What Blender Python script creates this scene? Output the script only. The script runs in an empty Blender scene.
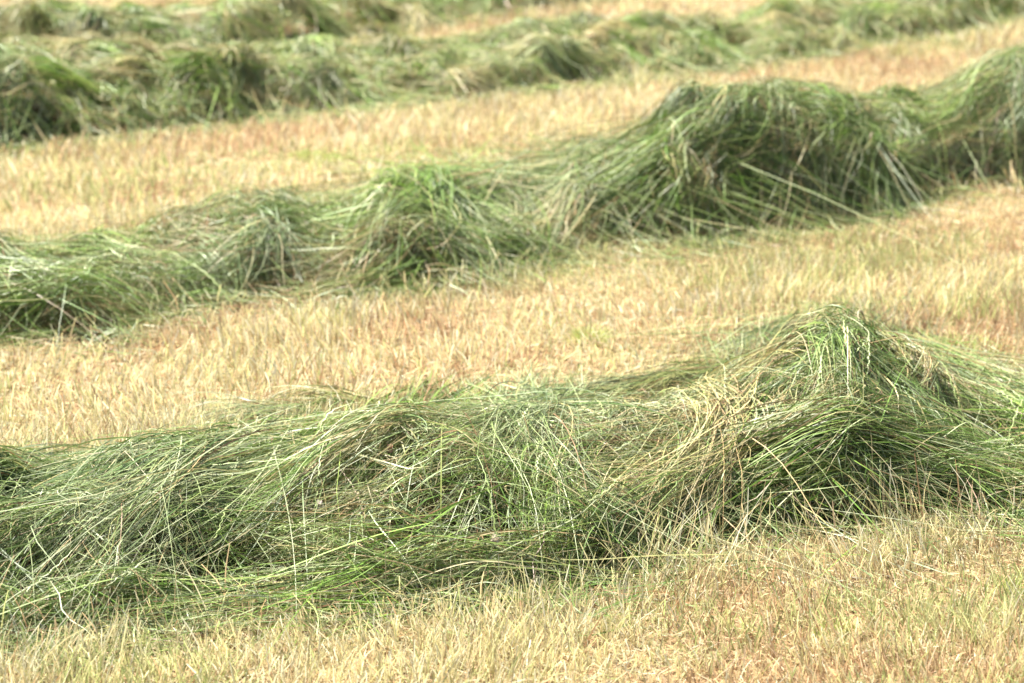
import bpy, math
import numpy as np
rng = np.random.default_rng(7)
scene = bpy.context.scene
COL = scene.collection

# ------------------------------------------------------------------ camera
CAM_H, FPX, TILT = 1.7, 2400.0, math.radians(15.0)
cam_d = bpy.data.cameras.new('camera'); cam = bpy.data.objects.new('camera', cam_d)
COL.objects.link(cam); scene.camera = cam
cam.location = (0, 0, CAM_H); cam.rotation_euler = (math.radians(90) - TILT, 0, 0)
cam_d.sensor_width = 36; cam_d.lens = FPX / 1024 * 36
cam_d.clip_start = 0.05; cam_d.clip_end = 2000
cam_d.dof.use_dof = True; cam_d.dof.focus_distance = 4.85; cam_d.dof.aperture_fstop = 4.0

def ray(px, py):
    px = np.asarray(px, float); py = np.asarray(py, float)
    a = (px - 512) / FPX; b = (341.5 - py) / FPX
    dy = math.cos(TILT) + b * math.sin(TILT)
    dz = -math.sin(TILT) + b * math.cos(TILT)
    return a, dy, dz
def ground_at(px, py):
    a, dy, dz = ray(px, py); t = -CAM_H / dz
    return a * t, dy * t
def slope_at(py):                     # tan of depression of a picture row (near the axis)
    a, dy, dz = ray(512, py); return -dz / dy
def to_px(x, y, z):
    zz = z - CAM_H
    depth = y * math.cos(TILT) - zz * math.sin(TILT)
    up = y * math.sin(TILT) + zz * math.cos(TILT)
    return 512 + FPX * x / depth, 341.5 - FPX * up / depth

# ------------------------------------------------------------------ noise
def hash2(i, j, seed):
    n = (i.astype(np.int64) * 374761393 + j.astype(np.int64) * 668265263 + seed * 982451653) & 0x7fffffff
    n = ((n ^ (n >> 13)) * 1274126177) & 0x7fffffff
    n = n ^ (n >> 16)
    return (n & 0xffff) / 65535.0
def vnoise(x, y, scale, seed=0):
    x = np.asarray(x, float) / scale; y = np.asarray(y, float) / scale
    i = np.floor(x); j = np.floor(y); fx = x - i; fy = y - j
    fx = fx * fx * (3 - 2 * fx); fy = fy * fy * (3 - 2 * fy)
    a = hash2(i, j, seed); b = hash2(i + 1, j, seed); c = hash2(i, j + 1, seed); d = hash2(i + 1, j + 1, seed)
    return (a * (1 - fx) + b * fx) * (1 - fy) + (c * (1 - fx) + d * fx) * fy      # 0..1
def gz(x, y):
    fade = 1.0 / (1 + (np.hypot(x, y) / 40) ** 4)
    return fade * (0.03 * (vnoise(x, y, 0.9, 1) - .5) + 0.014 * (vnoise(x, y, 0.22, 2) - .5))

# ------------------------------------------------------------------ windrow terrain
ROWS = [
 dict(base=[(-900,700),(-400,665),(-200,668),(0,648),(150,624),(300,606),(450,602),(560,590),(640,575),(700,560),(770,556),(850,535),(1024,524),(1250,512),(1900,470)],
      crest=[(-900,520),(-400,478),(-200,468),(0,460),(60,452),(130,437),(250,420),(330,410),(400,402),(500,408),(600,412),(680,392),(730,364),(780,328),(808,310),(842,300),(876,318),(905,342),(945,368),(1000,380),(1060,376),(1250,372),(1900,330)], W=.42),
 dict(base=[(-900,520),(-200,385),(0,352),(100,342),(180,314),(300,300),(420,290),(500,280),(560,260),(640,243),(700,243),(780,230),(860,220),(930,198),(1024,186),(1250,150),(1900,70)],
      crest=[(-900,390),(-200,255),(0,250),(60,243),(120,243),(200,232),(300,230),(356,232),(370,164),(420,164),(480,176),(545,183),(575,146),(634,134),(662,92),(700,82),(770,76),(830,80),(880,90),(925,82),(955,70),(985,46),(1040,34),(1250,30),(1900,-60)], W=.44),
 dict(base=[(-900,265),(-200,175),(0,150),(100,143),(200,130),(270,119),(340,111),(450,101),(560,90),(650,80),(700,74),(760,68),(810,60),(860,48),(915,44),(1024,20),(1250,-20),(1900,-90)],
      crest=[(-900,150),(-200,52),(0,44),(80,46),(150,54),(220,50),(260,48),(330,48),(430,46),(480,36),(540,24),(600,22),(650,28),(700,20),(760,24),(800,32),(840,14),(880,4),(910,10),(940,-2),(1024,-15),(1250,-75),(1900,-150)], W=.44),
 dict(base=[(-900,150),(-200,90),(0,78),(150,68),(250,58),(370,40),(430,26),(500,16),(560,9),(650,-4),(1024,-38),(1900,-130)],
      crest=[(-900,60),(-200,20),(0,12),(60,4),(120,12),(200,9),(250,-4),(330,-15),(400,-12),(470,-25),(560,-40),(1024,-85),(1900,-170)], W=.44),
]
GX0, GX1, GY0, GY1, GS = -7.0, 10.0, 2.6, 21.0, 0.02
gx = np.arange(GX0, GX1, GS); gy = np.arange(GY0, GY1, GS)
XX, YY = np.meshgrid(gx, gy)
GND = gz(XX, YY)
BIAS = [.045, .05, .0, .0]
for k, r in enumerate(ROWS):
    bp = np.array(r['base'], float); cp = np.array(r['crest'], float)
    fp = np.linspace(bp[0, 0], bp[-1, 0], 300)
    bx, by = ground_at(fp, np.interp(fp, bp[:, 0], bp[:, 1]))
    o = np.argsort(bx); bx = bx[o]; by = by[o]
    ybase = np.interp(gx, bx, by)
    ker = np.ones(15) / 15
    ysm = np.convolve(np.pad(ybase, 7, 'edge'), ker, 'valid')
    lo = np.ones(61) / 61
    ydir = np.convolve(np.pad(ybase, 30, 'edge'), lo, 'valid')
    slope = np.gradient(ydir, gx); ca = 1 / np.sqrt(1 + slope ** 2)
    ys = ysm + r['W'] / ca
    H = np.full_like(gx, .3)
    for _ in range(4):
        p, _y = to_px(gx, ys, H)
        H = CAM_H - ys * slope_at(np.interp(p, cp[:, 0], cp[:, 1]))
    H = np.clip(H, .13, .5)
    H = np.convolve(np.pad(H, 3, 'edge'), np.ones(7) / 7, 'valid')
    r['ys'], r['H'], r['slope'], r['ca'] = ys, H, slope, ca
    v = (YY - ys[None, :]) * ca[None, :] / r['W']
    prof = np.where(v < 0, np.clip(1 - np.abs(v) ** 2.8, 0, 1) ** .62, np.clip(1 - np.abs(v) ** 2.3, 0, 1) ** .75)
    # how far the row is built: the picture plus a margin on both sides, tapering out at its ends
    pe, _e = to_px(gx, ys, np.full_like(gx, .2))
    vis = np.nonzero((pe > -330 * (5.2 / ys) - (260 if k == 0 else 60)) & (pe < (1760 if k == 0 else 1400)) if k < 2 else (pe > -140) & (pe < 1150))[0]
    r['x0'], r['x1'] = gx[vis.min()], gx[vis.max()]
    prof = prof * np.clip(np.minimum(gx - r['x0'], r['x1'] - gx) / .35 + .15, 0, 1)[None, :] ** .6
    lump = (vnoise(XX, YY, .27, 20 + k) - .5) * (.13, .17, .17, .17)[k] + (vnoise(XX, YY, .12, 30 + k) - .5) * .085 + (vnoise(XX, YY, .055, 40 + k) - .5) * .03
    lw = np.clip(prof * 1.6, 0, 1) * (1 - .45 * np.clip(1 - np.abs(v) * 3, 0, 1))
    for _ in range(9):                  # raise or lower the ridge until it reaches the photographed skyline
        q, qy = to_px(XX, YY, GND + prof * (H[None, :] + BIAS[k]) + lump * lw)
        inside = prof > .02
        b = np.clip(((q[inside] + 400) / 6).astype(int), 0, 399); sky_ = np.full(400, 1e6); np.minimum.at(sky_, b, qy[inside])
        sc_, _c = to_px(gx, ys, H)
        bi = np.clip(((sc_ + 400) / 6).astype(int), 0, 399)
        err = np.interp(sc_, cp[:, 0], cp[:, 1]) - sky_[bi]
        err[(sky_[bi] > 1e5)] = 0
        err = np.convolve(np.pad(err, 2, 'edge'), np.ones(5) / 5, 'valid')
        H = np.clip(H - .8 * np.clip(err, -60, 60) * ys / FPX, .10, .5)
    H = np.convolve(np.pad(H, 2, 'edge'), np.ones(5) / 5, 'valid'); r['H'] = H
    r['hf'] = GND + prof * H[None, :] + lump * lw
    r['mask'] = prof
def samp(F, x, y):
    u = np.clip((np.asarray(x) - GX0) / GS, 0, F.shape[1] - 1.001); w = np.clip((np.asarray(y) - GY0) / GS, 0, F.shape[0] - 1.001)
    i = u.astype(int); j = w.astype(int); fu = u - i; fw = w - j
    return (F[j, i] * (1 - fu) + F[j, i + 1] * fu) * (1 - fw) + (F[j + 1, i] * (1 - fu) + F[j + 1, i + 1] * fu) * fw
# hollows between the clumps, where one looks into the shaded inside of the heap: (x, y, radius m, depth m)
HOLLOWS = [
 [(235,548,.09,.10),(180,545,.06,.07),(320,520,.05,.07),(345,470,.04,.05),(130,490,.04,.05),(40,480,.04,.05),(490,500,.07,.08),(455,560,.04,.05),(775,548,.10,.12),(710,545,.07,.08),(640,500,.04,.06),
  (850,505,.05,.06),(985,440,.07,.09),(755,362,.05,.06),(930,520,.06,.07),(60,575,.05,.06),(560,540,.04,.05),(900,400,.04,.05),(400,540,.05,.06),(270,490,.04,.05),(680,460,.03,.05)],
 [(25,343,.14,.14),(205,292,.07,.09),(285,283,.10,.10),(125,300,.05,.06),(180,262,.05,.05),(395,205,.05,.06),(455,280,.05,.06),(520,268,.05,.07),(615,232,.14,.13),(685,120,.07,.09),(700,165,.05,.07),(655,195,.05,.06),
  (780,210,.10,.10),(860,190,.07,.08),(980,172,.12,.12),(1000,110,.08,.07),(740,150,.05,.06),(920,175,.06,.08),(230,245,.05,.06),(340,275,.06,.07)],
 [(50,78,.13,.12),(45,118,.12,.10),(100,105,.1,.08),(290,95,.12,.08),(330,80,.1,.1),(420,92,.12,.1),(565,72,.16,.14),(500,70,.08,.08),(640,62,.1,.08),(735,45,.14,.12),(200,105,.1,.08),(880,35,.16,.14),(910,35,.1,.1),(150,90,.08,.07)],
 [(50,35,.15,.12),(110,45,.12,.1),(200,35,.12,.1),(310,20,.15,.12),(390,15,.16,.14),(530,5,.12,.1)],
]
def row_hit(px, py, F):
    a, dy, dz = ray(px, py)
    t = np.linspace(2.7, 20.5, 3000); z = CAM_H + dz * t / dy
    below = z < samp(F, a * t / dy, t)
    i = int(np.argmax(below)) if below.any() else int(np.argmin(np.abs(z)))
    return a * t[i] / dy, t[i]
SH = [1.15, .8, .4, .35]
for k, r in enumerate(ROWS):
    r['hol'] = []
    full = np.maximum.reduce([q['hf'] for q in ROWS])
    cells = [(row_hit(a, b, full), c, d) for a, b, c, d in [(h[0], h[1], h[2] * SH[k], h[3] * SH[k] ** .5) for h in HOLLOWS[k]]]
    for q in range(10):                 # and a few in the ends of the row outside the picture
        x = rng.choice([rng.uniform(-3.5, -1.6 - .4 * k), rng.uniform(1.4 + .8 * k, 6)]); cells.append(((x, np.interp(x, gx, r['ys']) - rng.uniform(.0, .35)), rng.uniform(.05, .11), .09))
    dent = np.zeros_like(XX)
    for (x, y), rad, dep in cells:
        r['hol'].append((x, y, rad))
        dent = np.maximum(dent, dep * np.exp(-(((XX - x) / (rad * 1.5)) ** 2 + ((YY - y) / rad) ** 2)))
    r['hf'] = np.maximum(GND, r['hf'] - dent)
    r['open'] = np.clip(dent / .07, 0, 1)
HALL = np.maximum.reduce([r['hf'] for r in ROWS])
MASK = np.maximum.reduce([r['mask'] for r in ROWS])
def hit(px, py, F):                    # the point of a heap that is seen at a picture position
    a, dy, dz = ray(px, py)
    t = np.linspace(2.7, 20.5, 3000)
    x, y, z = a * t / dy, t, CAM_H + dz * t / dy
    below = z < samp(F, x, y)
    i = int(np.argmax(below)) if below.any() else int(np.argmin(np.abs(z)))
    return np.array([x[i], y[i]])

# ------------------------------------------------------------------ mesh building
def make_mesh(name, V, F4, C, mat, parent=None, loc=(0, 0, 0)):
    V = V - np.array(loc)
    me = bpy.data.meshes.new(name)
    nf = len(F4)
    me.vertices.add(len(V)); me.vertices.foreach_set('co', V.astype(np.float32).ravel())
    me.loops.add(nf * 4); me.loops.foreach_set('vertex_index', F4.astype(np.int32).ravel())
    me.polygons.add(nf); me.polygons.foreach_set('loop_start', np.arange(0, nf * 4, 4, dtype=np.int32))
    try: me.polygons.foreach_set('loop_total', np.full(nf, 4, np.int32))
    except Exception: pass
    me.polygons.foreach_set('use_smooth', np.ones(nf, bool))
    if C is not None:
        at = me.color_attributes.new('tint', 'FLOAT_COLOR', 'POINT')
        C4 = np.concatenate([C, np.ones((len(C), 1))], 1).astype(np.float32)
        at.data.foreach_set('color', C4.ravel())
    me.materials.append(mat); me.update(calc_edges=True); me.validate()
    ob = bpy.data.objects.new(name, me); COL.objects.link(ob)
    if parent is not None: ob.parent = parent
    return ob
def ribbon(P, Wd, C, roll=.9):
    """P (N,K,3) centre lines, Wd (N,K) widths, C (N,K,3) colours -> verts, quads, colours"""
    N, K, _ = P.shape
    T = np.gradient(P, axis=1); T /= np.linalg.norm(T, axis=2, keepdims=True) + 1e-9
    nrm = np.array([0, -.25, 1.0]) + rng.normal(0, roll, (N, 1, 3))
    S = np.cross(T, nrm); S /= np.linalg.norm(S, axis=2, keepdims=True) + 1e-9
    A = P + S * Wd[..., None] / 2; B = P - S * Wd[..., None] / 2
    V = np.stack([A, B], 2).reshape(-1, 3)
    base = (np.arange(N)[:, None] * K + np.arange(K - 1)[None, :]) * 2
    F = np.stack([base, base + 1, base + 3, base + 2], -1).reshape(-1, 4)
    return V, F, np.repeat(C.reshape(-1, 3), 2, 0)
def merge(parts):
    Vs, Fs, Cs, n = [], [], [], 0
    for V, F, C in parts:
        Vs.append(V); Fs.append(F + n); Cs.append(C); n += len(V)
    return np.concatenate(Vs), np.concatenate(Fs), np.concatenate(Cs)

# ------------------------------------------------------------------ materials
def nodes(m):
    m.use_nodes = True; nt = m.node_tree; nt.nodes.clear(); return nt
def leaf_mat(name, trans=.25, rough=.45, spec=.35, shift=(.9, 1.1)):
    m = bpy.data.materials.new(name); nt = nodes(m); N = nt.nodes; L = nt.links
    out = N.new('ShaderNodeOutputMaterial')
    at = N.new('ShaderNodeAttribute'); at.attribute_name = 'tint'
    tc = N.new('ShaderNodeTexCoord')
    no = N.new('ShaderNodeTexNoise'); no.inputs['Scale'].default_value = 60; no.inputs['Detail'].default_value = 2
    L.new(tc.outputs['Object'], no.inputs['Vector'])
    mr = N.new('ShaderNodeMapRange'); mr.inputs[1].default_value = .3; mr.inputs[2].default_value = .7
    mr.inputs[3].default_value = shift[0]; mr.inputs[4].default_value = shift[1]
    L.new(no.outputs[0], mr.inputs[0])
    hs = N.new('ShaderNodeHueSaturation'); L.new(at.outputs['Color'], hs.inputs['Color']); L.new(mr.outputs[0], hs.inputs['Value'])
    b = N.new('ShaderNodeBsdfPrincipled'); b.inputs['Roughness'].default_value = rough
    b.inputs['Specular IOR Level'].default_value = spec
    L.new(hs.outputs[0], b.inputs['Base Color'])
    t = N.new('ShaderNodeBsdfTranslucent'); L.new(hs.outputs[0], t.inputs['Color'])
    mx = N.new('ShaderNodeMixShader'); mx.inputs[0].default_value = trans
    L.new(b.outputs[0], mx.inputs[1]); L.new(t.outputs[0], mx.inputs[2]); L.new(mx.outputs[0], out.inputs[0])
    return m
M_GRASS = leaf_mat('cut_grass', .2, .45, .3)
M_STRAW = leaf_mat('dry_stubble', .42, .6, .2)
def ground_mat():
    m = bpy.data.materials.new('field_soil'); nt = nodes(m); N = nt.nodes; L = nt.links
    out = N.new('ShaderNodeOutputMaterial'); b = N.new('ShaderNodeBsdfPrincipled'); b.inputs['Roughness'].default_value = .95
    b.inputs['Specular IOR Level'].default_value = .1
    tc = N.new('ShaderNodeTexCoord')
    n1 = N.new('ShaderNodeTexNoise'); n1.inputs['Scale'].default_value = 2.2; n1.inputs['Detail'].default_value = 5
    n2 = N.new('ShaderNodeTexNoise'); n2.inputs['Scale'].default_value = 70; n2.inputs['Detail'].default_value = 6
    for n in (n1, n2): L.new(tc.outputs['Object'], n.inputs['Vector'])
    r1 = N.new('ShaderNodeValToRGB'); r2 = N.new('ShaderNodeValToRGB')
    e = r1.color_ramp.elements; e[0].position = .35; e[0].color = (.26, .18, .10, 1); e[1].position = .65; e[1].color = (.34, .27, .14, 1)
    e = r2.color_ramp.elements; e[0].position = .3; e[0].color = (.35, .28, .22, 1); e[1].position = .7; e[1].color = (1, 1, 1, 1)
    L.new(n1.outputs[0], r1.inputs[0]); L.new(n2.outputs[0], r2.inputs[0])
    mx = N.new('ShaderNodeMix'); mx.data_type = 'RGBA'; mx.blend_type = 'MULTIPLY'; mx.inputs[0].default_value = 1
    L.new(r1.outputs[0], mx.inputs[6]); L.new(r2.outputs[0], mx.inputs[7]); L.new(mx.outputs[2], b.inputs['Base Color'])
    bp = N.new('ShaderNodeBump'); bp.inputs['Strength'].default_value = .6; bp.inputs['Distance'].default_value = .02
    L.new(n2.outputs[0], bp.inputs['Height']); L.new(bp.outputs[0], b.inputs['Normal'])
    L.new(b.outputs[0], out.inputs[0]); return m
def bed_mat():
    m = bpy.data.materials.new('packed_grass_shade'); nt = nodes(m); N = nt.nodes; L = nt.links
    out = N.new('ShaderNodeOutputMaterial'); b = N.new('ShaderNodeBsdfPrincipled'); b.inputs['Roughness'].default_value = .9
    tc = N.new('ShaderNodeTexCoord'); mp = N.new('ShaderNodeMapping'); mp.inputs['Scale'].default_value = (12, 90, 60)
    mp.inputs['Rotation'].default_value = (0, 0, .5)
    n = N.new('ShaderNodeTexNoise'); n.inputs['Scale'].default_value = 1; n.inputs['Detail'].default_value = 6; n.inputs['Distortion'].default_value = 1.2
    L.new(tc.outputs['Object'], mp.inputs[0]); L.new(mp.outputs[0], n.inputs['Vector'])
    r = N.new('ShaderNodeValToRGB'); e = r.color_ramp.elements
    e[0].position = .35; e[0].color = (.02, .022, .01, 1); e[1].position = .7; e[1].color = (.07, .075, .03, 1)  # near-black tones put the shade inside the heap into the colour
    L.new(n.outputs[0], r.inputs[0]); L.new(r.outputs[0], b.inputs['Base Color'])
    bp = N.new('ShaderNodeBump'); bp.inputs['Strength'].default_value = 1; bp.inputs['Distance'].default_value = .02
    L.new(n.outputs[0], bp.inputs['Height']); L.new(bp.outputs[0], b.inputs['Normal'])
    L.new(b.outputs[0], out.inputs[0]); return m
M_GROUND, M_BED = ground_mat(), bed_mat()

# ------------------------------------------------------------------ ground
def axis(lo, hi, step, far, lo_far):
    core = np.arange(lo, hi, step); out = [hi]
    d = step
    while out[-1] < far: d *= 1.25; out.append(out[-1] + d)
    low = [lo]; d = step
    while low[-1] > lo_far: d *= 1.25; low.append(low[-1] - d)
    return np.concatenate([low[:0:-1], core, out])
ax = axis(-7, 10, .07, 600, -600); ay = axis(2, 21, .07, 900, -300)
AX, AY = np.meshgrid(ax, ay)
AZ = gz(AX, AY)
n, k = AX.shape
idx = np.arange(n * k).reshape(n, k)
Fq = np.stack([idx[:-1, :-1], idx[:-1, 1:], idx[1:, 1:], idx[1:, :-1]], -1).reshape(-1, 4)
g = make_mesh('ground', np.stack([AX, AY, AZ], -1).reshape(-1, 3), Fq, None, M_GROUND); g['kind'] = 'structure'

# ------------------------------------------------------------------ stubble
PAL_STRAW = np.array([(.76,.69,.37),(.80,.76,.50),(.70,.62,.33),(.82,.80,.60),(.73,.70,.33),(.69,.57,.32)])
PAL_OCHRE = np.array([(.58,.38,.21),(.66,.48,.28),(.40,.24,.13),(.72,.56,.37)])
PAL_GREEN = np.array([(.46,.50,.20),(.56,.58,.26),(.34,.44,.15),(.64,.63,.32)])
def pick(pal, n): return pal[rng.integers(0, len(pal), n)]
def tint_field(x, y, n):
    """natural patches of straw, reddish thatch and regrowth"""
    xr = (x * .83 + y * .56) / 2.0; y = -x * .56 + y * .83; x = xr
    a = vnoise(x, y, .45, 5) * .6 + vnoise(x, y, .14, 6) * .4
    b = vnoise(x, y, .6, 7) * .55 + vnoise(x, y, .17, 8) * .45
    c = pick(PAL_STRAW, n)
    r = rng.random(n)
    c = np.where((r < np.clip((a - .5) * 3.6, .04, .7))[:, None], pick(PAL_OCHRE, n), c)
    r = rng.random(n)
    c = np.where((r < np.clip((b - .53) * 3.2, .05, .7))[:, None], pick(PAL_GREEN, n), c)
    return c * rng.uniform(.78, 1.12, (n, 1))
def stubble_zone(y0, y1, dens, wmul, segs, hmul=1.0):
    # wedge seen by the camera with room to both sides
    area_w = lambda y: y * .2133 * 2 + 2.6
    n = int(dens * (y1 - y0) * area_w((y0 + y1) / 2))
    y = rng.uniform(y0, y1, n); x = rng.uniform(-.5, .5, n) * area_w(y)
    # tufted growth: pull a share of the stems together
    cx = np.round(x / .035 + rng.normal(0, .25, n)) * .035; cy = np.round(y / .035 + rng.normal(0, .25, n)) * .035
    jx = (hash2(np.round(cx / .035), np.round(cy / .035), 3) - .5) * .03; jy = (hash2(np.round(cx / .035), np.round(cy / .035), 4) - .5) * .03
    pull = rng.random(n) < .6
    x = np.where(pull, cx + jx + rng.normal(0, .006, n), x); y = np.where(pull, cy + jy + rng.normal(0, .006, n), y)
    m = samp(MASK, x, y)
    ok = (m < .25) & ((samp(MASK, x, y + .09) < .05) | (rng.random(n) < .22 + .6 * np.clip((vnoise(x, y, .35, 15) - .45) * 3, 0, 1) * (x > .2)))
    x, y, m = x[ok], y[ok], m[ok]; n = len(x)
    xr = (x * .83 + y * .56) / 2.0; yr = -x * .56 + y * .83
    tall = vnoise(xr, yr, .4, 11) * .55 + vnoise(xr, yr, .13, 12) * .45
    px, py = to_px(x, y, 0 * x)
    lee = np.exp(-((m - .05) / .2) ** 2) * (m > .001) * np.clip((vnoise(x, y, .35, 15) - .3) * 2.5, 0, 1)      # stems left standing along the foot of a windrow
    h = (.024 + .095 * np.clip(tall - .25, 0, 1) + (.045 + .05 * ((x > .1) & (y < 5.4))) * lee) * rng.uniform(.45, 1.35, n) * hmul
    h = np.where(rng.random(n) < .02, h * 1.7, h)
    lean = rng.normal(0, .18, (n, 2)) + np.stack([(vnoise(x, y, .3, 13) - .5) * .5, (vnoise(x, y, .3, 14) - .5) * .5], -1)
    K = segs + 1
    u = np.linspace(0, 1, K)[None, :]
    P = np.zeros((n, K, 3))
    bend = rng.normal(0, .25, (n, 2))
    P[..., 0] = x[:, None] + h[:, None] * (lean[:, :1] * u + bend[:, :1] * u ** 2)
    P[..., 1] = y[:, None] + h[:, None] * (lean[:, 1:] * u + bend[:, 1:] * u ** 2)
    P[..., 2] = gz(x, y)[:, None] - .003 + h[:, None] * u
    wd = rng.uniform(.0018, .0043, n)[:, None] * wmul * (1 - .55 * u)
    c = tint_field(x, y, n) * rng.uniform(.5, 1.2, (n, 1))
    C = np.repeat(c[:, None, :], K, 1)
    root = np.array([.60, .44, .26])
    C = C * (1 - .35 * (1 - u[..., None])) + root * .35 * (1 - u[..., None]) * .8
    nrmP = ribbon_up(P, wd, C)
    return nrmP
def ribbon_up(P, wd, C):
    N, K, _ = P.shape
    ang = rng.uniform(0, math.pi, N)
    S = np.stack([np.cos(ang), np.sin(ang) * .7, rng.normal(0, .15, N)], -1)[:, None, :]
    A = P + S * wd[..., None] / 2; B = P - S * wd[..., None] / 2
    V = np.stack([A, B], 2).reshape(-1, 3)
    base = (np.arange(N)[:, None] * K + np.arange(K - 1)[None, :]) * 2
    F = np.stack([base, base + 1, base + 3, base + 2], -1).reshape(-1, 4)
    return V, F, np.repeat(C.reshape(-1, 3), 2, 0)
def thatch_zone(y0, y1, dens, wmul):
    area_w = lambda y: y * .2133 * 2 + 2.6
    n = int(dens * (y1 - y0) * area_w((y0 + y1) / 2))
    y = rng.uniform(y0, y1, n); x = rng.uniform(-.5, .5, n) * area_w(y)
    ok = samp(MASK, x, y) < .45
    x, y = x[ok], y[ok]; n = len(x)
    K = 3; u = np.linspace(-.5, .5, K)[None, :]
    Ln = rng.uniform(.015, .06, n)[:, None]; an = rng.uniform(0, math.pi, n)[:, None]; el = rng.normal(0, .35, n)[:, None]
    P = np.zeros((n, K, 3))
    cu = rng.normal(0, .25, n)[:, None] * (u ** 2 * 4 - .5)
    P[..., 0] = x[:, None] + Ln * (np.cos(an) * u - np.sin(an) * cu)
    P[..., 1] = y[:, None] + Ln * (np.sin(an) * u + np.cos(an) * cu)
    P[..., 2] = gz(x, y)[:, None] + rng.uniform(.002, .018, n)[:, None] + Ln * np.sin(el) * u
    wd = rng.uniform(.0012, .0030, n)[:, None] * wmul * np.ones((1, K)); wd[:, -1] *= .4
    c = tint_field(x, y, n) * rng.uniform(.5, .9, (n, 1))
    c = np.where((rng.random(n) < .35)[:, None], pick(PAL_OCHRE, n), c)
    return ribbon(P, wd, np.repeat(c[:, None, :], K, 1), .5)
parts = []
for y0, y1, d, wm, sg in ((3.3, 5.6, 12000, 1.0, 3), (5.6, 8.0, 5200, 1.35, 2), (8.0, 12.0, 2600, 1.9, 2), (12.0, 19.0, 1100, 2.8, 1)):
    parts.append(stubble_zone(y0, y1, d, wm, sg)); parts.append(thatch_zone(y0, y1, d * .34, wm))
st = make_mesh('stubble', *merge(parts), M_STRAW); st['kind'] = 'stuff'
st['label'] = 'short dry yellow and rust coloured stubble covering the mown field'; st['category'] = 'stubble'

# ------------------------------------------------------------------ cut grass strands
G = dict(
 mid=np.array([(.18,.31,.055),(.24,.37,.08),(.14,.25,.04),(.31,.42,.12),(.22,.33,.07)]),
 pale=np.array([(.42,.50,.22),(.48,.55,.28),(.36,.45,.17),(.54,.59,.34),(.31,.41,.13)]),
 deep=np.array([(.10,.19,.035),(.14,.25,.05),(.18,.30,.075),(.08,.14,.03)]),
 fresh=np.array([(.24,.43,.05),(.31,.49,.08),(.18,.35,.04),(.40,.53,.13)]),
 straw=np.array([(.64,.54,.26),(.68,.60,.34),(.56,.50,.20),(.54,.39,.19),(.46,.46,.18)]),
 olive=np.array([(.36,.38,.12),(.44,.43,.17),(.28,.33,.08),(.48,.36,.17),(.25,.32,.08)]),
 blue=np.array([(.26,.38,.15),(.34,.43,.21),(.19,.30,.10),(.42,.49,.28)]),
)
CLUMP = [1.0, 0.0]
def colours(kind, n, K):
    c = pick(G[kind], n) * CLUMP[0]
    r = rng.random(n)
    c = np.where((r < .12)[:, None], pick(G['pale'], n), c)
    c = np.where(((r > .13) & (r < .27))[:, None], pick(G['straw'], n), c)
    c = np.where(((r > .24) & (r < .34))[:, None], pick(G['deep'], n), c)
    c = np.where(((r > .34) & (r < .365))[:, None], np.array([.42, .24, .12]), c)
    c = c * rng.uniform(.45, 1.2, (n, 1)) * .68
    end = c * .6 + np.array([.55, .55, .32]) * .4
    u = np.linspace(0, 1, K)[None, :, None]
    flip = rng.random(n) < .4
    w = np.where(flip[:, None, None], u ** 3, 0) * .8
    return c[:, None, :] * (1 - w) + end[:, None, :] * w
def OPEN(hf):
    for r in ROWS:
        if r['hf'] is hf: return r['open']
    return np.zeros_like(XX)
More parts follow.
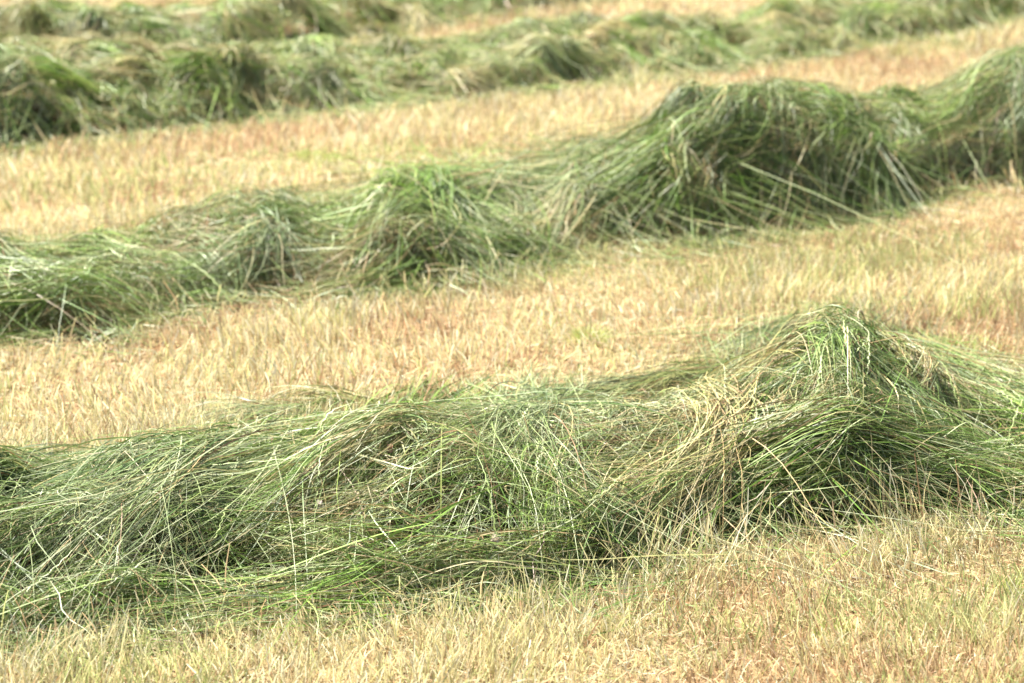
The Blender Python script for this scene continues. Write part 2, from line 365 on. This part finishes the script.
def strand_paths(P0, P1, n, K, width, hf, lo, hi, arch=.02, fan=1.2, bend=0., ragged=.3, wob=.009, jit=.20, liftend=.0, lenmin=.35, lock=0., cull=True):
    """n strands laid side by side from P0 to P1 over the heap; returns (n,K,3)"""
    D = P1 - P0; Ln = np.hypot(*D); d = D / Ln; p = np.array([-d[1], d[0]])
    a = rng.normal(0, .42, n) * width
    if fan >= 1.3: ragged = ragged * .5
    s0 = rng.uniform(-ragged, ragged * .5, n) * Ln; s1 = Ln + rng.uniform(-ragged * 1.2, ragged, n) * Ln
    u = np.linspace(0, 1, K)[None, :]
    full = s1 - s0; ln = full * rng.uniform(lenmin, 1, n) ** .8; s0 = s0 + (full - ln) * rng.random(n); s1 = s0 + ln
    along = s0[:, None] * (1 - u) + s1[:, None] * u
    turn = rng.normal(0, jit, n)[:, None]
    own = rng.normal(0, .04, n)[:, None] * Ln
    ph = rng.uniform(0, 6.28, (n, 1)); fr = rng.uniform(.5, 1.4, (n, 1)); 
    kk = rng.uniform(.2, .9, (n, 1)); ka = np.where(rng.random((n, 1)) < .5, rng.normal(0, .85, (n, 1)), 0)
    w_ = np.clip(along / Ln, 0, 1)
    lat = a[:, None] * (1 + (fan - 1) * w_) + bend * Ln * np.sin(math.pi * w_) + own * np.sin(math.pi * u) + turn * (along - along.mean(1, keepdims=True)) + wob * .5 * np.sin(ph + fr * 6.28 * u) + ka * np.maximum(0, u - kk) * ln[:, None]
    XY = P0[None, None, :] + along[..., None] * d + lat[..., None] * p
    h = samp(hf, XY[..., 0], XY[..., 1])
    # stiff stems bridge the small hollows
    hs = h.copy()
    for _ in range(max(2, K // 3)):
        hs[:, 1:-1] = np.maximum(hs[:, 1:-1], .5 * (hs[:, :-2] + hs[:, 2:]) - .004)
        hs[:, 1:-1] = .5 * hs[:, 1:-1] + .25 * (hs[:, :-2] + hs[:, 2:])
    # stems keep their own stiffness: a low order curve through the heap, hollow underneath
    ui = np.linspace(-1, 1, K); M3 = np.stack([ui ** 0, ui, ui ** 2, ui ** 3], 1); PR = M3 @ np.linalg.pinv(M3)
    M2 = M3[:, :3]; PR2 = M2 @ np.linalg.pinv(M2)
    st_ = rng.random((n, 1)); hs = np.where(st_ < .45, hs @ PR2.T + .006, np.where(st_ < .85, hs @ PR.T + .003, hs))
    off = (hi - (hi - lo) * rng.random(n) ** 1.0)[:, None]
    cross = np.clip(1 - (a / (width + 1e-6)) ** 2, 0, 1)[:, None]
    w_c = np.clip(along / Ln, 0, 1); ph0 = rng.uniform(0, 6.28)
    shared = lock * (np.sin(ph0 + 5.5 * w_c) * .011 + .022 * cross * np.sin(math.pi * w_c) - .012 * (1 - cross))
    z = hs + off + shared + arch * cross * np.sin(math.pi * u) + rng.normal(0, .006, (n, 1)) * np.sin(ph * 2 + 6.28 * u * fr) + rng.normal(0, .05, (n, 1)) * (u - .5) * ln[:, None] + liftend * u ** 3 * rng.random((n, 1))
    gr = gz(XY[..., 0], XY[..., 1])
    opn = OPEN(hf)
    z = np.maximum(z, gr + .004 + .03 * rng.random((n, 1)))
    P = np.concatenate([XY, z[..., None]], -1)
    o_ = samp(opn, XY[..., 0], XY[..., 1]).mean(1)
    return P[rng.random(n) > (.96 * np.clip(o_ * 1.7, 0, 1) if cull else 0)]
def blades(P, kind, w0, w1, roll=.8):
    n, K, _ = P.shape
    u = np.linspace(0, 1, K)[None, :]
    wd = (rng.uniform(w0, w1, n) * np.where(rng.random(n) < .04, 1.35, 1))[:, None] * (np.minimum(1, 1.25 * (1 - u) + .15)) * np.minimum(1, .5 + 3 * u)
    return ribbon(P, wd, colours(kind, n, K), roll)

def seed_stalks(P0, P1, n, width, hf, off=.02, w=.0016):
    K = 56
    P = strand_paths(P0, P1, n, K, width, hf, off - .01, off + .02, arch=.03, fan=1.5, ragged=.3, wob=.02, jit=.25)
    u = np.linspace(0, 1, K)[None, :]
    head = np.clip((u - .5) * 6, 0, 1)
    zig = ((np.arange(K) // 2 % 2) * 2 - 1)[None, :] * head
    n = len(P)
    T = np.gradient(P, axis=1); T /= np.linalg.norm(T, axis=2, keepdims=True) + 1e-9
    S = np.cross(T, np.array([0, -.5, 1.0])); S /= np.linalg.norm(S, axis=2, keepdims=True) + 1e-9
    P = P + S * (zig * .0014)[..., None]
    wd = w * (1 + head * (.5 + 1.1 * (np.arange(K) % 2)[None, :])) * np.ones((n, 1)); wd[:, -1] *= .3
    c = pick(G['pale'], n)
    return ribbon(P, wd, np.repeat(c[:, None, :] * .85, K, 1), .5)

# clumps as they lie in the photographed heaps:
# (x0,y0, x1,y1) picture positions of butt and tip, width m, kind, bend, offset, number, fan
F = [
 # --- left, combed down to the lower left
 (250,436,20,610,.10,'pale',.05,.0,420,1.1),(200,440,-10,545,.10,'blue',.03,.005,360,1.2),(330,455,110,600,.09,'mid',.08,.0,420,.8),
 (120,455,-80,560,.10,'pale',.0,.0,300,1.2),(60,462,-120,520,.10,'mid',.0,.01,260,1.2),(290,470,60,575,.06,'pale',.06,.025,240,.8),
 (180,480,30,600,.09,'blue',.03,.0,300,1.2),(100,500,-60,620,.10,'mid',.0,.0,300,1.2),(40,500,-160,640,.12,'mid',.0,.0,300,1.2),
 (340,425,130,440,.07,'pale',-.06,.01,280,1.1),(390,412,230,428,.06,'olive',-.03,.01,240,1.1),(430,402,270,470,.08,'mid',.03,.01,320,1.1),
 (440,410,300,500,.08,'mid',.04,.01,360,1.0),(460,430,260,520,.08,'olive',.05,.0,360,1.0),(430,455,230,545,.06,'olive',.03,.01,260,.9),
 (420,480,210,560,.06,'straw',.0,.0,200,1.0),(400,500,220,575,.07,'mid',.05,-.01,260,1.0),
 # long bottom swathes
 (480,560,60,618,.045,'fresh',.02,.03,330,1.1),(380,582,20,630,.05,'pale',.0,.03,300,1.2),(560,568,200,590,.05,'mid',.03,.02,330,1.1),
 (640,575,300,600,.05,'olive',.03,.03,300,1.2),(520,590,380,600,.04,'pale',.0,.03,140,1.2),(200,612,-60,636,.05,'mid',.0,.03,240,1.1),
 (460,530,250,570,.05,'olive',.05,.01,240,1.1),
 # --- middle: pale fan hanging over the front
 (500,402,440,545,.07,'pale',.10,.02,330,1.5),(520,402,500,530,.07,'blue',.05,.025,330,1.3),(545,404,545,520,.07,'pale',-.05,.03,380,1.2),
 (570,408,590,500,.06,'pale',-.12,.03,330,1.2),(560,405,620,470,.06,'blue',-.12,.02,240,1.2),(470,408,400,520,.06,'mid',.1,.01,300,1.3),
 (560,470,530,570,.06,'fresh',-.06,.0,300,.8),(610,440,550,560,.06,'fresh',-.08,.0,300,.8),(480,490,420,590,.07,'mid',.0,.0,260,1.6),
 (440,500,560,580,.06,'mid',.05,.0,200,1.4),(410,540,560,590,.06,'mid',.03,.0,220,1.4),
 # --- right of middle: sweeping to the lower left
 (760,345,600,440,.07,'pale',.08,.01,300,1.2),(730,370,560,420,.07,'olive',.05,.0,280,1.3),(700,385,540,408,.07,'pale',.03,.01,240,1.3),
 (740,400,610,520,.08,'straw',.12,.01,300,1.2),(720,400,640,530,.055,'straw',.16,.035,260,1.5),(700,430,560,590,.08,'olive',.06,.0,330,1.0),
 (740,460,590,590,.07,'mid',.05,.0,300,1.1),(680,480,540,590,.07,'deep',.04,.0,260,1.1),(640,430,530,500,.07,'olive',.05,-.005,220,1.2),
 (760,500,640,575,.06,'mid',.02,-.005,220,1.1),(640,540,480,590,.05,'mid',.0,.01,220,1.2),
 # --- peak
 (850,318,740,370,.05,'pale',.08,.01,240,1.3),(800,322,700,378,.04,'pale',.02,.015,180,1.4),(850,316,960,390,.06,'mid',-.06,.01,280,1.2),
 (860,322,1000,430,.07,'blue',-.05,.01,320,1.2),(840,322,900,450,.08,'deep',-.08,.0,360,1.3),(810,330,760,385,.06,'deep',.0,-.02,160,1.4),
 (830,330,850,430,.07,'mid',.0,.01,300,1.5),(900,345,1060,420,.07,'mid',-.04,.01,300,1.2),(930,360,1100,400,.08,'pale',-.02,.01,260,1.2),
 (880,350,1020,480,.07,'mid',-.04,.005,300,1.2),(870,370,980,470,.07,'blue',-.03,.005,280,1.2),(1000,390,1120,470,.09,'fresh',-.02,.0,280,1.2),
 (715,408,640,522,.05,'straw',.14,.045,460,1.4),(540,412,562,500,.07,'pale',-.05,.04,420,1.25),(505,412,458,540,.05,'pale',.08,.035,280,1.5),(230,455,40,608,.07,'pale',.06,.035,400,1.1),(430,415,250,522,.055,'fresh',.05,.03,300,1.0),(770,372,745,420,.05,'deep',.0,.0,160,1.4),
 # --- right, lying along the row
 (680,430,900,440,.06,'straw',-.06,.02,260,1.2),(700,390,860,420,.05,'straw',-.05,.025,200,1.4),(690,450,960,470,.06,'olive',-.06,.01,330,1.1),
 (720,470,1000,480,.06,'mid',-.04,.015,360,1.1),(700,490,1000,500,.05,'fresh',.02,.01,330,1.1),(760,500,1060,490,.05,'pale',.03,.015,300,1.1),
 (740,520,1010,515,.05,'mid',.03,.0,300,1.1),(820,460,1080,450,.06,'mid',.03,.01,300,1.1),(860,430,1060,480,.06,'olive',-.03,.005,260,1.1),
 (680,520,900,530,.05,'olive',.04,-.01,220,1.1),(900,470,1120,500,.07,'mid',.0,.0,300,1.1),(960,500,1200,505,.07,'olive',.0,.0,300,1.1),
]
S2 = [
 (20,250,150,330,.10,'mid',-.08,.01,380,1.2),(-20,260,100,345,.10,'mid',-.08,.0,380,1.2),(60,245,200,300,.09,'fresh',-.1,.01,340,1.2),
 (-60,255,40,300,.1,'pale',-.06,.02,300,1.2),(-40,300,160,318,.07,'fresh',-.05,.02,280,1.2),(0,330,160,335,.06,'mid',.05,.01,220,1.2),
 (100,245,230,285,.08,'olive',-.08,.0,300,1.2),(130,240,260,250,.07,'straw',-.05,.01,240,1.2),(180,235,240,300,.08,'blue',-.05,.01,300,1.4),
 (270,228,200,300,.07,'blue',.1,.02,320,1.3),(280,226,300,295,.06,'blue',-.1,.03,320,1.3),(260,232,260,300,.08,'deep',.0,-.01,300,1.3),
 (370,245,265,300,.05,'straw',.12,.03,320,1.0),(400,250,290,300,.07,'olive',.12,.01,360,1.2),(430,262,330,298,.07,'mid',.1,.01,320,1.2),
 (420,245,300,250,.07,'straw',.05,.02,260,1.3),(200,228,340,232,.06,'mid',-.03,.01,260,1.3),(130,262,330,268,.05,'mid',-.06,.0,240,1.2),
 # upright green mound
 (430,168,365,215,.10,'fresh',.12,.03,420,1.3),(440,168,400,245,.10,'fresh',.08,.03,420,1.3),(460,170,440,250,.09,'mid',.03,.02,360,1.3),
 (500,175,480,250,.10,'blue',.0,.02,360,1.3),(530,178,450,210,.08,'pale',.05,.03,300,1.4),(560,180,500,262,.10,'pale',.08,.02,360,1.3),
 (590,190,520,262,.10,'straw',.05,.01,340,1.3),(430,240,520,278,.09,'blue',-.04,.02,340,1.4),(400,262,500,280,.08,'olive',.0,.02,280,1.3),
 (600,200,560,262,.09,'olive',.06,.01,300,1.3),(480,250,590,250,.08,'mid',-.04,.01,300,1.3),(520,225,620,215,.08,'straw',.05,.02,260,1.4),
 (392,190,364,232,.06,'fresh',.12,.06,480,1.2),(412,188,384,242,.07,'fresh',.1,.06,520,1.2),(440,188,424,244,.07,'fresh',.05,.05,460,1.2),(475,190,462,236,.07,'mid',.0,.045,380,1.3),
 # big heap to the right
 (580,150,650,215,.12,'blue',-.08,.02,420,1.3),(570,155,600,230,.10,'mid',.04,.01,360,1.2),(610,190,830,215,.07,'fresh',.12,.03,460,1.1),
 (600,220,800,228,.07,'mid',.08,.01,400,1.1),(640,215,880,208,.06,'pale',.05,.03,340,1.1),(700,98,650,150,.08,'deep',.12,.04,380,1.3),
 (720,100,700,170,.09,'blue',.12,.03,380,1.3),(730,110,770,180,.09,'deep',-.05,.0,340,1.3),(760,95,730,190,.09,'mid',.08,.02,360,1.3),
 (800,95,760,200,.10,'mid',.05,.02,380,1.3),(740,92,860,96,.07,'straw',-.04,.03,280,1.3),(780,100,880,150,.10,'mid',-.08,.02,360,1.3),
 (850,105,800,190,.10,'fresh',.08,.02,360,1.3),(820,130,700,205,.08,'straw',.1,.02,280,1.4),(680,120,600,145,.08,'olive',.05,.01,300,1.3),
 (880,120,820,210,.10,'mid',.04,.01,360,1.3),(900,125,920,190,.10,'blue',-.03,.01,340,1.3),(860,170,960,160,.08,'mid',.05,.02,280,1.3),
 (960,95,900,150,.09,'fresh',.1,.02,320,1.3),(1000,65,930,130,.09,'mid',.08,.02,340,1.3),(1020,60,960,170,.10,'deep',.03,.0,360,1.3),
 (1040,60,1020,180,.11,'blue',.0,.03,360,1.3),(990,100,980,190,.10,'mid',.03,.01,340,1.3),(1080,60,1090,170,.12,'mid',-.04,.01,340,1.3),
 (920,160,1050,175,.09,'olive',.05,.01,260,1.3),(700,150,690,225,.09,'straw',.05,.0,260,1.3),(650,160,700,225,.1,'fresh',-.1,.01,340,1.3),
]
def windrow(i, r, authored, K, wr, nrand, per, label, n_loose, n_seed, pal):
    x0, x1 = r['x0'], r['x1']
    xm = (x0 + x1) / 2
    root = bpy.data.objects.new('windrow', None); COL.objects.link(root)
    root.empty_display_size = .3
    base = np.array([xm, np.interp(xm, gx, r['ys']), 0.0]); root.location = base
    root['label'] = label; root['category'] = 'windrow'; root['group'] = 'windrows of mown grass across the field'
    hf, W = r['hf'], r['W']
    # hidden bed inside the heap, coloured dark to stand in for inner shade
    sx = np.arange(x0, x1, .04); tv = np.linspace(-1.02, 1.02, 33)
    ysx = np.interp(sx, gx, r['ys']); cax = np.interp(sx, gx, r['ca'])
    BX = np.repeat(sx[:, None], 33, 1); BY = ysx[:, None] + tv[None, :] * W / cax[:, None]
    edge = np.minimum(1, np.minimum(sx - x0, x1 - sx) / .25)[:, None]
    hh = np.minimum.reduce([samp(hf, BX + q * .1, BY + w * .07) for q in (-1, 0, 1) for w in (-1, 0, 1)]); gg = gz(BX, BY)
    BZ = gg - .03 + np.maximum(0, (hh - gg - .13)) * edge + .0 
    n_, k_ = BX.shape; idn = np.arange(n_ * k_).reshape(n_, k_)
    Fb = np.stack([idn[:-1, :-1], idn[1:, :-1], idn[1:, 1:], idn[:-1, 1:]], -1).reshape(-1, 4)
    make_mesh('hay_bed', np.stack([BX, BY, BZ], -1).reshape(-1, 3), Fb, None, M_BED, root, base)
    # clumps
    fields = []; kinds = [c[5] for c in authored]
    def near_kind(pt):
        if len(mids) and rng.random() < .65:
            dd = ((mids - pt) ** 2).sum(1); q = int(np.argmin(dd))
            if dd[q] < .03: return kinds[q]
        return pal[rng.integers(0, len(pal))]
    hfc = hf
    for c in authored:
        P0 = hit(c[0], c[1], hfc); P1 = hit(c[2], c[3], hfc)
        if np.hypot(*(P1 - P0)) < .12: P1 = P0 + (P1 - P0) / (np.hypot(*(P1 - P0)) + 1e-6) * .14
        fields.append((P0, P1))
        n = int(c[8] * per * (.52 if i == 0 else .42))
        P = strand_paths(P0, P1, n, K, c[4], hf, c[7] - .07, c[7] + .004, arch=.015 + .03 * rng.random(), fan=c[9], bend=c[6], lock=.45 if c[7] >= .03 else 1., jit=.17 if i == 0 else .25)
        CLUMP[0] = rng.uniform(.8, 1.25)
        prt = [blades(P, c[5], wr[0], wr[1])]
        nt_ = int(n * .8)            # thin leaves and broken bits tangled through the clump
        for dd in range(3):
            an = rng.normal(0, .8); D_ = P1 - P0; L_ = np.hypot(*D_); D_ = D_ / L_
            dr = np.array([D_[0] * math.cos(an) - D_[1] * math.sin(an), D_[0] * math.sin(an) + D_[1] * math.cos(an)])
            m_ = P0 + (P1 - P0) * rng.uniform(.2, .8); l_ = rng.uniform(.07, .16)
            Q = strand_paths(m_ - dr * l_ / 2, m_ + dr * l_ / 2, nt_ // 3, max(5, K // 2), max(L_ * .35, .05), hf, c[7] - .05, c[7] + .018, arch=.015, fan=1.2, jit=.9, wob=.02)
            prt.append(blades(Q, c[5] if dd else 'olive', wr[0] * .7, wr[1] * .8))
        ob = make_mesh('grass_clump', *merge(prt), M_GRASS, root, base)
        if c[5] in ('straw',): ob['label'] = 'yellowed straw coloured clump'
        if c[5] in ('fresh',): ob['label'] = 'bright fresh green clump'
    mids = np.array([(a + b) / 2 for a, b in fields]) if fields else np.zeros((0, 2))
    dirs = np.array([(b - a) / np.hypot(*(b - a)) for a, b in fields]) if fields else np.zeros((0, 2))
    def flow(pt):
        sl = np.interp(pt[0], gx, r['slope']); al = np.array([-1, -sl]) / math.hypot(1, sl)
        dn = np.array([al[1], -al[0]]) * (-1); dn = dn if dn[1] < 0 else -dn
        a = (vnoise(pt[0], pt[1], .35, 50 + i) - .5) * 3.4
        d0 = al * math.cos(a + .8) + dn * math.sin(a + .8)
        if len(mids):
            w = np.exp(-((mids - pt) ** 2).sum(1) / .018)
            if w.sum() > .15:
                d0 = (dirs * w[:, None]).sum(0)
        return d0 / (np.hypot(*d0) + 1e-9)
    def rand_pt(lo=-.9, hi=.5):
        x = rng.uniform(x0 + .15, x1 - .15); return np.array([x, np.interp(x, gx, r['ys']) + rng.uniform(lo, hi) * W / np.interp(x, gx, r['ca'])])
    # further clumps: fill the ends of the row and the parts between
    for _ in range(nrand):
        pt = rand_pt()
        if len(mids):
            for _t in range(12):
                if np.sqrt(((mids - pt) ** 2).sum(1)).min() > .12: break
                pt = rand_pt()
        d = flow(pt); a = rng.normal(0, .35); d = np.array([d[0] * math.cos(a) - d[1] * math.sin(a), d[0] * math.sin(a) + d[1] * math.cos(a)])
        big = 1 if i < 2 else 1.3
        Ln = rng.uniform(.18, .36) * (1 if i < 2 else 1.0)
        kd = pal[rng.integers(0, len(pal))]; CLUMP[0] = rng.uniform(.75, 1.3) * (1 if i < 2 else 1.3)
        P = strand_paths(pt - d * Ln / 2, pt + d * Ln / 2, int(per * big * rng.uniform(260, 420)), K, rng.uniform(.06, .11) * big, hf, -.07, .016,
                         arch=rng.uniform(.01, .05), fan=rng.uniform(.8, 1.6), bend=rng.normal(0, .22), lock=.8, jit=.3)
        Q = strand_paths(pt - d * .06, pt + d * .06, int(per * 160 * big), max(5, K // 2), .08 * big, hf, -.05, .02, arch=.015, fan=1.2, jit=.9, wob=.02)
        make_mesh('grass_clump', *merge([blades(P, kd, wr[0], wr[1]), blades(Q, 'olive', wr[0] * .7, wr[1] * .8)]), M_GRASS, root, base)
    # loose single blades strewn in every direction over and between the clumps
    CLUMP[0] = .9
    prt = []
    for b in range(int(900 * (1 if K > 7 else .8))):     # matted stems deep inside the heap, toned darker to paint shade into gaps
        pt = rand_pt(-1.0, .6); a = rng.uniform(0, 6.28); d = np.array([math.cos(a), math.sin(a)]); Ln = rng.uniform(.12, .3)
        P = strand_paths(pt - d * Ln / 2, pt + d * Ln / 2, 8, max(6, K // 2), .12, hf, -.15, -.06, arch=.01, fan=1.1, jit=.6, cull=False)
        prt.append(blades(P, ['deep', 'mid', 'olive'][b % 3], wr[0], wr[1]))
    ob = make_mesh('matted_stems', *merge(prt), M_GRASS, root, base); ob['kind'] = 'stuff'
    CLUMP[0] = 1.0 if i < 2 else 1.3
    prt = []
    for b in range(n_loose // 12):
        pt = rand_pt(*((-1.0, .9) if rng.random() > .06 else (-1.35, -.95))); d = flow(pt); a = rng.normal(0, 1.0); d = np.array([d[0] * math.cos(a) - d[1] * math.sin(a), d[0] * math.sin(a) + d[1] * math.cos(a)])
        Ln = rng.choice([rng.uniform(.05, .14), rng.uniform(.1, .3 if i == 0 else .22)])
        P = strand_paths(pt - d * Ln / 2, pt + d * Ln / 2, 12, K, .14, hf, -.045, .022, arch=.015, fan=1.2, bend=rng.normal(0, .25), jit=.9, wob=.02, liftend=.03)
        prt.append(blades(P, near_kind(pt), wr[0] * .8, wr[1]))
    ob = make_mesh('loose_blades', *merge(prt), M_GRASS, root, base); ob['kind'] = 'stuff'
    prt = []
    for b in range(n_seed):
        pt = rand_pt(-.9, .6); d = flow(pt); a = rng.normal(0, .5); d = np.array([d[0] * math.cos(a) - d[1] * math.sin(a), d[0] * math.sin(a) + d[1] * math.cos(a)])
        Ln = rng.uniform(.2, .4)
        prt.append(seed_stalks(pt - d * Ln / 2, pt + d * Ln / 2, 4, .05, hf, .02, .0012 * wr[1] / .0034))
    if prt:
        ob = make_mesh('seed_stalks', *merge(prt), M_GRASS, root, base); ob['kind'] = 'stuff'
    return root, base

# share of each kind
PALF = ['mid', 'olive', 'pale', 'straw', 'fresh', 'fresh', 'olive', 'pale', 'straw', 'mid']
PALG = ['mid', 'mid', 'olive', 'pale', 'blue', 'fresh', 'olive', 'straw']
w1, b1 = windrow(0, ROWS[0], F, 12, (.0015, .0033), 22, 1.1, 'nearest and sharpest windrow of cut green grass, with a tall peak towards the right', 40000, 60, PALG)
w2, b2 = windrow(1, ROWS[1], S2, 9, (.0019, .0040), 22, .9, 'second windrow from the front, rising to a big tangled heap on the right', 36000, 30, PALG)
w3, b3 = windrow(2, ROWS[2], [], 7, (.0024, .0047), 98, .85, 'blurred third windrow of cut grass behind the second one, below the top edge', 48000, 0, PALF)
w4, b4 = windrow(3, ROWS[3], [], 6, (.003, .0058), 95, .6, 'farthest blurred windrow of cut grass along the top left edge', 26000, 0, PALF)

# ------------------------------------------------------------------ small single things
def pt3(px, py, hf): q = hit(px, py, hf); return np.array([q[0], q[1], samp(hf, q[0], q[1])])
def stray(px, py, dx, dz, Ln, kind, root, base, hf, w=.0018):
    p = pt3(px, py, hf); K = 14; u = np.linspace(0, 1, K)
    P = np.stack([p[0] + dx * Ln * u + .04 * Ln * np.sin(u * 3), p[1] + .1 * Ln * u, p[2] - .03 + dz * Ln * u - .25 * Ln * abs(dx) * u ** 2], -1)[None]
    ob = make_mesh('stray_stem', *ribbon(P, w * (1.1 - u)[None], np.tile(G[kind][0], (1, K, 1)), .2), M_GRASS, root, base); ob['label'] = 'thin stem standing up out of the heap'
for a in [(812,312,.25,.95,.10,'deep'),(806,318,-.6,.75,.12,'olive'),(858,318,.1,1,.07,'olive'),(424,410,.0,1,.05,'deep'),(420,408,-.3,.9,.06,'deep'),(700,378,.5,.8,.10,'olive'),
          (130,440,.3,.8,.07,'pale'),(655,398,-.5,.7,.09,'pale'),(905,350,.4,.7,.08,'olive'),(290,418,-.5,.8,.08,'pale'),(560,408,.6,.5,.09,'pale'),(960,372,.5,.8,.1,'pale')]:
    stray(*a, w1, b1, ROWS[0]['hf'])
for a in [(1015,70,.15,.9,.16,'pale'),(655,135,-.2,1,.12,'straw'),(420,175,.1,1,.09,'fresh'),(600,160,-.6,.7,.15,'pale'),(380,190,-.2,1,.08,'fresh')]:
    stray(*a, w2, b2, ROWS[1]['hf'], .003)
def leaf(px, py, size, col, root, base, hf, lab, long=1.0):
    p = pt3(px, py, hf); V, Fc = [], []
    for q in range(5):
        K = 7; u = np.linspace(-.5, .5, K); a = rng.uniform(0, 6.28); e = rng.uniform(-.5, .9)
        wv = size * .28 * np.cos(u * math.pi) ** .7 + .0006
        c = np.stack([u * size * long * math.cos(a) * .8, u * size * math.sin(a) * .5 , u * size * long * math.sin(e) + size * .25 * np.sin(u * 7 + q)], -1)
        s_ = np.array([math.sin(a), -math.cos(a) * .4, .6]); s_ /= np.linalg.norm(s_)
        A = c + s_ * wv[:, None]; B = c - s_ * wv[:, None]; n0 = len(V) * 14
        V.append(np.stack([A, B], 1).reshape(-1, 3) + p + np.array([0, -.01, .015]))
        i0 = np.arange(K - 1) * 2 + n0; Fc.append(np.stack([i0, i0 + 1, i0 + 3, i0 + 2], 1))
    V = np.concatenate(V); ob = make_mesh('withered_leaf', V, np.concatenate(Fc), np.tile(np.array(col), (len(V), 1)), M_GRASS, root, base); ob['label'] = lab
for a in [(513,420,.022,(.10,.07,.05),'dark shrivelled leaf on the crest'),(426,388,.02,(.09,.08,.05),'dark curled leaf standing on the crest'),(495,546,.022,(.62,.52,.40),'pale dry seed head hanging over the hollow'),
          (390,455,.02,(.45,.28,.18),'rust brown shrivelled leaf'),(628,402,.018,(.12,.08,.06),'small dark shrivelled leaf'),(160,450,.02,(.5,.4,.3),'dry brown leaf'),(722,353,.022,(.30,.19,.12),'brown crumpled leaf near the peak'),
          (320,512,.018,(.66,.55,.48),'pale pinkish dry leaf'),(268,540,.014,(.55,.42,.3),'small tan leaf'),(190,380 + 75,.012,(.75,.6,.1),'tiny yellow flower head'),(8,590,.012,(.72,.58,.08),'tiny yellow flower head')]:
    leaf(a[0], a[1], a[2], a[3], w1, b1, ROWS[0]['hf'], a[4])
def tuft(px, py, n, rad, ht, label):
    x0, y0 = ground_at(px, py); K = 6; u = np.linspace(0, 1, K)[None, :]
    a = rng.uniform(0, 6.28, n); rr = rad * np.sqrt(rng.random(n)); x = x0 + rr * np.cos(a); y = y0 + rr * np.sin(a) * .8
    h = ht * rng.uniform(.4, 1.1, n) * (1 - .5 * (rr / rad) ** 2); ln = rng.normal(0, .3, (n, 2)) + .5 * np.stack([np.cos(a), np.sin(a)], -1) * (rr / rad)[:, None]
    P = np.stack([x[:, None] + h[:, None] * ln[:, :1] * u ** 1.6, y[:, None] + h[:, None] * ln[:, 1:] * u ** 1.6, gz(x, y)[:, None] + h[:, None] * (u - .2 * u ** 3)], -1)
    wd = rng.uniform(.002, .0035, n)[:, None] * (1.05 - .85 * u) * max(1, y0 / 5)
    c = np.array([(.46,.56,.14),(.38,.50,.11),(.56,.62,.22),(.60,.60,.28)])[rng.integers(0, 4, n)]
    ob = make_mesh('green_tuft', *ribbon_up(P, wd, np.repeat(c[:, None], K, 1)), M_GRASS, None)
    o = np.array([x0, y0, gz(x0, y0)]); me = ob.data
    co = np.empty(len(me.vertices) * 3, np.float32); me.vertices.foreach_get('co', co); co = co.reshape(-1, 3) - o.astype(np.float32); me.vertices.foreach_set('co', co.ravel()); ob.location = o
    ob['label'] = label; ob['category'] = 'grass tuft'; ob['group'] = 'green tufts growing through the stubble'
tuft(838, 634, 190, .045, .035, 'yellow green tuft in the stubble at the bottom right')
tuft(1018, 590, 120, .04, .05, 'green tuft at the right edge below the nearest windrow')
tuft(330, 322, 300, .11, .05, 'yellow green tuft below the left part of the second windrow')
tuft(965, 352, 320, .10, .06, 'olive green tuft right of the tall peak of the nearest windrow')
tuft(590, 345, 200, .07, .06, 'thin green tuft between the nearest and second windrows, near the picture centre')
tuft(320, 160, 260, .12, .05, 'blurred green tuft in the stubble before the third windrow')

# ------------------------------------------------------------------ light
world = bpy.data.worlds.new('World'); scene.world = world; world.use_nodes = True
nt = world.node_tree; nt.nodes.clear()
sky = nt.nodes.new('ShaderNodeTexSky'); sky.sky_type = 'NISHITA'; sky.sun_disc = False
SUN_EL, SUN_AZ = math.radians(58), math.radians(-50)      # azimuth from +Y towards +X: the sun stands high to the left
sky.sun_elevation = SUN_EL; sky.sun_rotation = SUN_AZ
sky.air_density = 1.0; sky.dust_density = 3.0; sky.ozone_density = .6
bg = nt.nodes.new('ShaderNodeBackground'); bg.inputs[1].default_value = .06
wo = nt.nodes.new('ShaderNodeOutputWorld')
nt.links.new(sky.outputs[0], bg.inputs[0]); nt.links.new(bg.outputs[0], wo.inputs[0])
sd = bpy.data.lights.new('sun', 'SUN'); sd.energy = 5.0; sd.angle = math.radians(3); sd.color = (1, .95, .86)
so = bpy.data.objects.new('sun', sd); COL.objects.link(so)
from mathutils import Vector
dirv = Vector((math.sin(SUN_AZ) * math.cos(SUN_EL), math.cos(SUN_AZ) * math.cos(SUN_EL), math.sin(SUN_EL)))
so.rotation_euler = dirv.to_track_quat('Z', 'Y').to_euler()
so.location = dirv * 30

scene.view_settings.view_transform = 'Standard'; scene.view_settings.look = 'None'
scene.view_settings.exposure = 1.86; scene.view_settings.gamma = 1
scene.cycles.use_denoising = True
scene.cycles.max_bounces = 6; scene.cycles.diffuse_bounces = 2; scene.cycles.glossy_bounces = 1; scene.cycles.transmission_bounces = 3
